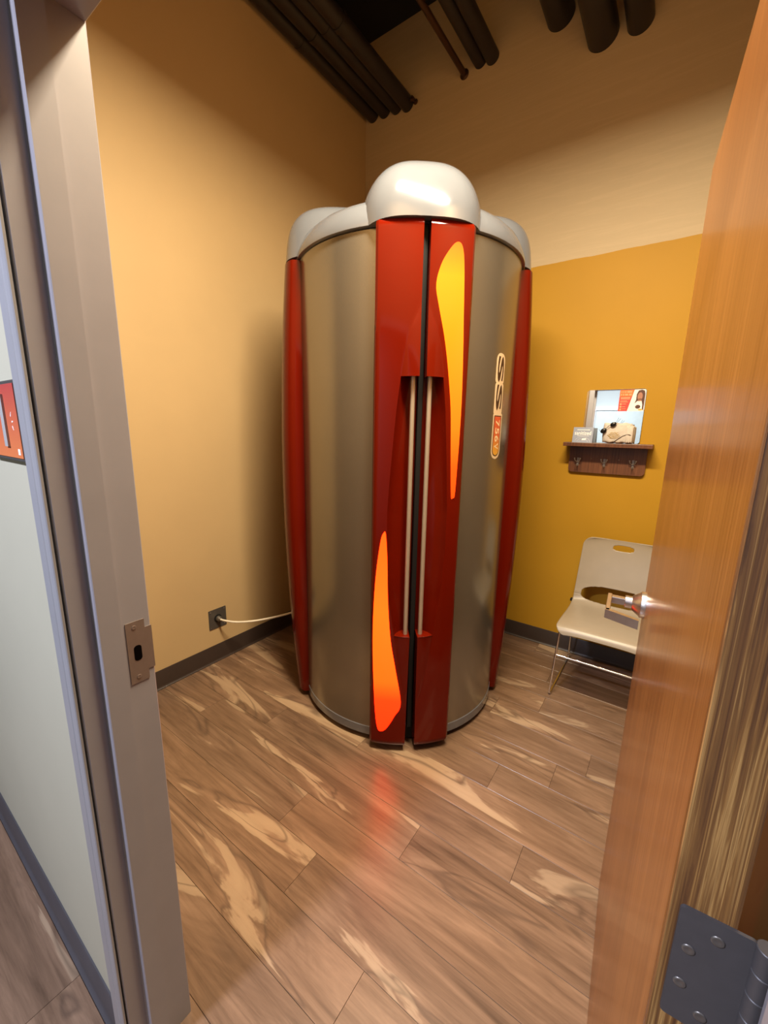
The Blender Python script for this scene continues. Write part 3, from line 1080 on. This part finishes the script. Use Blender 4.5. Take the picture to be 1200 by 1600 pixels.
def shell_part(i0, i1, name):
    idx = list(range(i0, i1 + 1))
    vv, st = [], []
    for i in idx:
        for j in range(NU + 1):
            u = -1 + 2 * j / NU
            vv.append(shell_point(i, u))
            st.append((arc[i], u * W_))
    keep = []
    for a_ in range(len(idx) - 1):
        for j in range(NU):
            q = (a_ * (NU + 1) + j, a_ * (NU + 1) + j + 1, (a_ + 1) * (NU + 1) + j + 1, (a_ + 1) * (NU + 1) + j)
            cs = sum(st[k][0] for k in q) / 4
            cx_ = sum(st[k][1] for k in q) / 4
            if inside(cs, cx_) < 0:
                keep.append(q)
    used = {k for q in keep for k in q}

    def at(s, x):
        s = max(0, min(LEN - 1e-6, s))
        for i in range(len(arc) - 1):
            if arc[i + 1] >= s:
                t_ = (s - arc[i]) / max(1e-9, arc[i + 1] - arc[i])
                return shell_point(i, x / W_).lerp(shell_point(i + 1, x / W_), t_)
        return shell_point(len(arc) - 1, x / W_)
    for k in used:
        s, x = st[k]
        w = inside(s, x)
        if w >= 0:
            sc, hs, hx, e_ = slots[w]
            g = ((abs(s - sc) / hs) ** e_ + (abs(x) / hx) ** e_) ** (1 / e_)
            if g > 0.05:
                s_new = sc + (s - sc) / g
                x_new = x / g
                lo, hi = arc[i0], arc[i1]
                if lo - 1e-6 <= s_new <= hi + 1e-6:
                    vv[k] = at(s_new, x_new)
                else:
                    vv[k] = at(min(max(s_new, lo), hi), x_new)
    o = mesh(name, vv, keep, M['cream'], chair, True)
    bm = bmesh.new()
    bm.from_mesh(o.data)
    loose = [v for v in bm.verts if not v.link_faces]
    bmesh.ops.delete(bm, geom=loose, context='VERTS')
    bm.to_mesh(o.data)
    bm.free()
    so = o.modifiers.new('thickness', 'SOLIDIFY')
    so.thickness = 0.007
    so.offset = 0
    return o


isplit = min(range(len(fine)), key=lambda i: abs(fine[i].y - 0.485) + (0 if fine[i].x > 0.1 else 9))
shell_part(0, isplit, 'seat')
shell_part(isplit, len(fine) - 1, 'backrest')
for sx_ in (-1, 1):
    pts_ = [(sx_ * 0.205, 0.130, 0.418), (sx_ * 0.207, -0.12, 0.424), (sx_ * 0.209, -0.165, 0.420), (sx_ * 0.212, -0.180, 0.395),
            (sx_ * 0.226, -0.206, 0.06), (sx_ * 0.227, -0.207, 0.022), (sx_ * 0.227, -0.190, 0.0065), (sx_ * 0.227, -0.15, 0.0062), (sx_ * 0.222, 0.215, 0.0062),
            (sx_ * 0.221, 0.248, 0.0065), (sx_ * 0.220, 0.262, 0.024), (sx_ * 0.219, 0.258, 0.06), (sx_ * 0.208, 0.165, 0.385), (sx_ * 0.205, 0.135, 0.416)]
    MB().tube(pts_, 0.0058, 12, 6).build('sled_leg', M['chrome'], chair, True, 60)
    MB().box(sx_ * 0.227 - 0.009, sx_ * 0.227 + 0.009, 0.165, 0.19, 0.428, 0.444, 0.003).build('stacking_bumper', M['black'], chair)
MB().tube([(-0.218, -0.1915, 0.245), (0.218, -0.1915, 0.245)], 0.0055, 12).build('crossbar', M['chrome'], chair, True, 60)

# ------------------------------------------------------------------ shelf with hooks and the things on it
SX0, SX1, SZ = -0.549, -0.096, 1.378
shelf = tag(empty('wall_shelf', ((SX0 + SX1) / 2, YB, SZ)), 'dark wood wall shelf with coat hooks on the golden wall', 'shelf')
cxs = (SX0 + SX1) / 2
MB().box(SX0 - cxs, SX1 - cxs, -0.118, -0.0005, -0.022, 0.0, 0.002).build('shelf_board', M['shelfwood'], shelf)
mb = MB()
mb.prism(rrect(-0.525 - cxs, -0.122 - cxs, 1.198 - SZ, -0.022, 0.022, 5, (0, 0, 1, 1)), lambda p: (p[0], -0.019, p[1]), lambda p: (p[0], -0.0005, p[1]))
mb.build('back_board', M['shelfwood'], shelf)
for hx in (-0.474, -0.330, -0.184):
    h = newobj('coat_hook', None, shelf)
    h.location = (hx - cxs, -0.019, 1.262 - SZ)
    MB().box(-0.007, 0.007, -0.003, 0.0, -0.026, 0.024, 0.0014).build('hook_plate', M['strike'], h)
    for sx_ in (-1, 1):
        MB().tube([(0, -0.002, 0.0), (sx_ * 0.006, -0.012, 0.0), (sx_ * 0.013, -0.022, 0.008), (sx_ * 0.016, -0.027, 0.022)], 0.0026, 8, 5,
                  taper=lambda q: 1.0 if q < 0.85 else 1.5).build('hook_arm', M['strike'], h, True, 60)
    MB().tube([(0, -0.002, -0.012), (0, -0.015, -0.024), (0, -0.030, -0.026), (0, -0.038, -0.014)], 0.0030, 8, 5).build('hook_arm', M['strike'], h, True, 60)
for hx in (-0.402, -0.256):
    MB().lathe([(0.004, 0), (0.003, 0.0015), (0, 0.002)], 10, Matrix.Translation((hx - cxs, -0.019, 1.283 - SZ)) @ Matrix.Rotation(pi / 2, 4, 'X')).build('screw', M['strike'], shelf, True, 50)

# small square mirror leaning on the wall
MXC, MW, MH = -0.318, 0.298, 0.302
mir = tag(empty('small_mirror', (MXC, YB - 0.010, SZ + 0.0005)), 'small frameless mirror standing on the shelf against the golden wall', 'mirror')
mir.rotation_euler = (rad(-1.45), 0, 0)
mo = rrect(-MW / 2, MW / 2, 0.0, MH, 0.014, 5)
mb = MB()
mb.prism(mo, lambda p: (p[0], -0.0015, p[1]), lambda p: (p[0], 0.0015, p[1]))
mb.build('mirror_glass', M['mirror'], mir)
mb = MB()
mb.prism(rrect(-MW / 2 - 0.0012, MW / 2 + 0.0012, -0.0, MH + 0.0012, 0.015, 5), lambda p: (p[0], 0.0016, p[1]), lambda p: (p[0], 0.0034, p[1]))
mb.build('mirror_backing', M['plate'], mir)
# printed sticker in the upper right corner of the mirror
stk = newobj('sticker', None, mir)
stk['label'] = 'red and orange printed sticker with a portrait'
stk.location = (0.021, -0.0016, MH - 0.121)
SW, SH = 0.126, 0.118


def flat(name, poly, lay, mat):
    mb_ = MB()
    mb_.prism([(x * SW, z * SH) for x, z in poly], lambda p: (p[0], -0.0001 - 0.00018 * lay, p[1]), lambda p: (p[0], 0.0 - 0.00018 * (lay - 1) if lay else 0, p[1]))
    return mb_.build(name, mat, stk)


flat('sticker_sheet', rrect(0, 1, 0, 1, 0.06, 4, (1, 0, 0, 0)), 0, M['paper'])
flat('sticker_band', [(0.0, 0.0), (0.36, 0.0), (0.56, 1.0), (0.0, 1.0)], 1, M['stk_red'])
flat('sticker_band', [(0.0, 0.68), (0.495, 0.68), (0.56, 1.0), (0.0, 1.0)], 2, M['stk_orange'])
rnd = random.Random(3)
blocks = MB()
for zz, x1, hh in ((0.86, 0.47, 0.085), (0.73, 0.44, 0.085)):
    x = 0.05
    while x < x1:
        w_ = rnd.uniform(0.03, 0.055)
        blocks.prism([(x * SW, zz * SH), ((x + w_) * SW, zz * SH), ((x + w_) * SW, (zz + hh) * SH), (x * SW, (zz + hh) * SH)],
                     lambda p: (p[0], -0.0007, p[1]), lambda p: (p[0], -0.0004, p[1]))
        x += w_ + rnd.choice((0.012, 0.012, 0.04))
blocks.build('sticker_lines', M['stk_pale'], stk)
lines = MB()
for zz, x0, x1, hh in ((0.60, 0.05, 0.43, 0.05), (0.55, 0.05, 0.42, 0.02), (0.47, 0.05, 0.32, 0.02), (0.42, 0.05, 0.36, 0.02), (0.33, 0.14, 0.30, 0.018), (0.20, 0.14, 0.28, 0.018), (0.10, 0.14, 0.30, 0.018)):
    lines.prism([(x0 * SW, zz * SH), (x1 * SW, zz * SH), (x1 * SW, (zz + hh) * SH), (x0 * SW, (zz + hh) * SH)], lambda p: (p[0], -0.0007, p[1]), lambda p: (p[0], -0.0004, p[1]))
for zz in (0.33, 0.205, 0.085):
    lines.prism([((0.085 + 0.042 * cos(k * pi / 6)) * SW, (zz + 0.045 * sin(k * pi / 6)) * SH) for k in range(12)], lambda p: (p[0], -0.0007, p[1]), lambda p: (p[0], -0.0004, p[1]))
lines.build('sticker_lines', M['stk_pale'], stk)


def ell(cx_, cz_, rx, rz_, n=20):
    return [(cx_ + rx * cos(2 * pi * k / n), cz_ + rz_ * sin(2 * pi * k / n)) for k in range(n)]


flat('portrait_hair', [(0.62, 0.36), (0.66, 0.52), (0.66, 0.78), (0.72, 0.95), (0.84, 0.985), (0.95, 0.94), (0.985, 0.78), (0.985, 0.05), (0.86, 0.05), (0.80, 0.30)], 1, M['hair'])
flat('portrait_top', [(0.42, 0.0), (0.50, 0.20), (0.66, 0.40), (0.72, 0.47), (0.88, 0.47), (0.92, 0.30), (0.93, 0.0)], 2, M['paper'])
flat('portrait_face', ell(0.80, 0.68, 0.095, 0.185), 3, M['skin'])
flat('portrait_neck', [(0.74, 0.46), (0.87, 0.46), (0.86, 0.58), (0.75, 0.58)], 3, M['skin'])
flat('portrait_hand', ell(0.76, 0.20, 0.10, 0.09), 3, M['hair'])
flat('portrait_hand', ell(0.87, 0.07, 0.09, 0.04), 3, M['goldprint'])

# grey tent card
card = tag(empty('tent_card', (-0.452, YB - 0.075, SZ + 0.0003)), 'small grey card with white lettering at the left of the shelf', 'card')
cw, chh = 0.108, 0.088
lean = 0.018
mb = MB()
mb.add([(-cw / 2, -0.020, 0), (cw / 2, -0.020, 0), (cw / 2, -0.020 + lean, chh), (-cw / 2, -0.020 + lean, chh),
        (-cw / 2, -0.0185, 0), (cw / 2, -0.0185, 0), (cw / 2, -0.0185 + lean, chh), (-cw / 2, -0.0185 + lean, chh)],
       [(0, 1, 2, 3), (4, 7, 6, 5), (0, 4, 5, 1), (2, 6, 7, 3), (1, 5, 6, 2), (0, 3, 7, 4)])
mb.build('card_front', M['card'], card)
mb = MB()
mb.add([(-cw / 2, 0.020, 0), (cw / 2, 0.020, 0), (cw / 2, -0.018 + lean, chh), (-cw / 2, -0.018 + lean, chh),
        (-cw / 2, 0.0215, 0), (cw / 2, 0.0215, 0), (cw / 2, -0.0165 + lean, chh), (-cw / 2, -0.0165 + lean, chh)],
       [(0, 1, 2, 3), (4, 7, 6, 5), (0, 4, 5, 1), (2, 6, 7, 3), (1, 5, 6, 2), (0, 3, 7, 4)])
mb.build('card_back', M['card'], card)


def card_pt(x, z, d=0.0004):
    return (x, -0.020 + lean * z / chh - d, z)


uvs, ff = text_mesh('sanitized', offset=0.012)
mesh('card_lettering', [card_pt(-0.045 + 0.088 * p, 0.044 + 0.022 * q) for p, q in uvs], ff, M['paper'], card)
ln = MB()
for zz, x0, x1, hh in ((0.0715, -0.034, 0.034, 0.003), (0.0375, -0.030, 0.034, 0.0016)):
    ln.prism([(x0, zz), (x1, zz), (x1, zz + hh), (x0, zz + hh)], lambda p: card_pt(p[0], p[1], 0.0002), lambda p: card_pt(p[0], p[1], 0.0005))
ln.prism([(-0.004, 0.014), (0.018, 0.015), (0.022, 0.026), (0.0, 0.024)], lambda p: card_pt(p[0], p[1], 0.0002), lambda p: card_pt(p[0], p[1], 0.0005))
for r_ in (0.030, 0.042):
    ln.tube([card_pt(r_ * cos(rad(q)), 0.001 + r_ * 0.75 * sin(rad(q)), 0.0002) for q in range(8, 173, 12)], 0.0004, 5)
ln.build('card_lettering', M['paper'], card)

# folded towel pouch and the eye goggles lying over it
tw = tag(empty('folded_towel', (-0.278, YB - 0.075, SZ + 0.0003)), 'cream folded towel with gold print in front of the mirror', 'towel')


def cushion(wx, wy, hz, n=14, puff=0.012):
    v, f = [], []
    bm = bmesh.new()
    bmesh.ops.create_cube(bm, size=1)
    bmesh.ops.subdivide_edges(bm, edges=bm.edges[:], cuts=n, use_grid_fill=True)
    for q in bm.verts:
        x, y, z = q.co * 2
        # squircle rounding
        e_ = 0.80
        sx2 = x * math.sqrt(max(0, 1 - (y * y * 0.30) - (z * z * 0.10)))
        sy2 = y * math.sqrt(max(0, 1 - (x * x * 0.22) - (z * z * 0.30)))
        sz2 = z * math.sqrt(max(0, 1 - (x * x * 0.06) - (y * y * 0.22)))
        q.co = Vector((sx2 * wx / 2, sy2 * wy / 2, sz2 * hz / 2 + 0.0025 * sin(9 * x + 3 * z)))
    lo = min(q.co.z for q in bm.verts)
    for q in bm.verts:
        q.co.z -= lo
    bm.verts.index_update()
    v = [q.co.copy() for q in bm.verts]
    f = [[w.index for w in q.verts] for q in bm.faces]
    bm.free()
    return v, f


v, f = cushion(0.146, 0.060, 0.112)
mesh('towel_roll', v, f, M['towel'], tw, True)
v, f = cushion(0.040, 0.052, 0.098)
mesh('towel_fold', [Vector((p[0] + 0.062, p[1] - 0.006, p[2])) for p in v], f, M['towel'], tw, True)


def tw_front(x, z, d=0.0012):
    # front face of the towel
    X, Z = x / 0.073, (z - 0.056) / 0.056
    return (x, -0.030 * math.sqrt(max(0.2, 1 - X * X * 0.22 - Z * Z * 0.30)) - d, z)


MB().tube([tw_front(-0.014, 0.004), tw_front(0.006, 0.022), tw_front(0.030, 0.041), tw_front(0.050, 0.050), (0.064, -0.034, 0.050), (0.073, -0.028, 0.044)], 0.0016, 8, 6).build('dark_cord', M['sticker_dark'], tw, True, 60)
gp = MB()
for k in range(5):
    zz = 0.030 + 0.0075 * k
    hw = 0.032 - 0.006 * abs(k - 2)
    gp.tube([tw_front(-0.012 - hw + 2 * hw * q / 8, zz + 0.0025 * sin(q * 2.1 + k)) for q in range(9)], 0.0012, 6, 3)
gp.build('gold_print', M['goldprint'], tw, True)
gg = tag(empty('eye_goggles', (-0.335, YB - 0.113, SZ + 0.082)), 'small black tanning goggles resting on the cream towel', 'goggles')


def lens(cx_, cz_, rx, rz_, tilt):
    Mx = Matrix.Translation((cx_, 0, cz_)) @ Matrix.Rotation(tilt, 4, 'Y') @ Matrix.Diagonal((rx, 0.007, rz_, 1)) @ Matrix.Rotation(pi / 2, 4, 'X')
    return MB().lathe([(0.0, -1), (0.55, -0.85), (0.85, -0.5), (1, 0), (0.9, 0.45), (0.6, 0.8), (0, 1)], 24, Mx)


lens(-0.008, -0.012, 0.017, 0.013, rad(-38)).build('goggle_cup', M['lens'], gg, True, 60)
lens(0.037, 0.024, 0.016, 0.012, rad(-25)).build('goggle_cup', M['lens'], gg, True, 60)
MB().tube([(0.003, 0, 0.001), (0.012, -0.002, 0.010), (0.016, -0.002, 0.016), (0.024, 0, 0.019)], 0.0014, 8, 5).build('nose_bridge', M['lens'], gg, True, 60)
MB().tube([(-0.021, 0, -0.018), (-0.027, -0.002, -0.012), (-0.029, -0.002, -0.004)], 0.0008, 6, 4).build('cord_end', M['lens'], gg, True, 60)
MB().tube([(0.048, 0, 0.032), (0.054, 0, 0.046), (0.060, 0.002, 0.060)], 0.0008, 6, 4).build('cord_end', M['lens'], gg, True, 60)
MB().tube([(0.052, 0, 0.030), (0.061, 0, 0.044), (0.070, 0.002, 0.055)], 0.0008, 6, 4).build('cord_end', M['lens'], gg, True, 60)

# ------------------------------------------------------------------ room sign on the corridor wall
sg = tag(empty('room_sign', (-0.990, YH, 1.442)), 'small red orange sign with a raised grey digit on the corridor wall', 'sign')
MB().box(-0.10, 0.10, -0.009, -0.0005, -0.068, 0.068, 0.002).build('sign_frame', M['plate'], sg)
MB().box(-0.094, 0.094, -0.0102, -0.008, -0.062, 0.062, 0.0004).build('sign_face', M['sign'], sg)
mb = MB()
mb.prism([(0.014, -0.043), (0.032, -0.043), (0.032, 0.046), (0.020, 0.046), (0.006, 0.036), (0.006, 0.026), (0.014, 0.030)], lambda p: (p[0], -0.0135, p[1]), lambda p: (p[0], -0.0100, p[1]))
dg = mb.build('sign_digit', M['digit'], sg)
for (x, z, a_) in ((0.062, 0.012, 62), (0.066, 0.000, 5), (0.064, -0.011, -58)):
    ca, sa = cos(rad(a_)), sin(rad(a_))
    MB().prism([(x + ca * q * 0.008 - sa * w_ * 0.0014, z + sa * q * 0.008 + ca * w_ * 0.0014) for q, w_ in ((-.5, -1), (.5, -.4), (.5, .4), (-.5, 1))],
               lambda p: (p[0], -0.0106, p[1]), lambda p: (p[0], -0.0100, p[1])).build('sign_ray', M['paper'], sg)
MB().box(0.073, 0.084, -0.0106, -0.0100, -0.056, -0.046).build('sign_mark', M['paper'], sg)
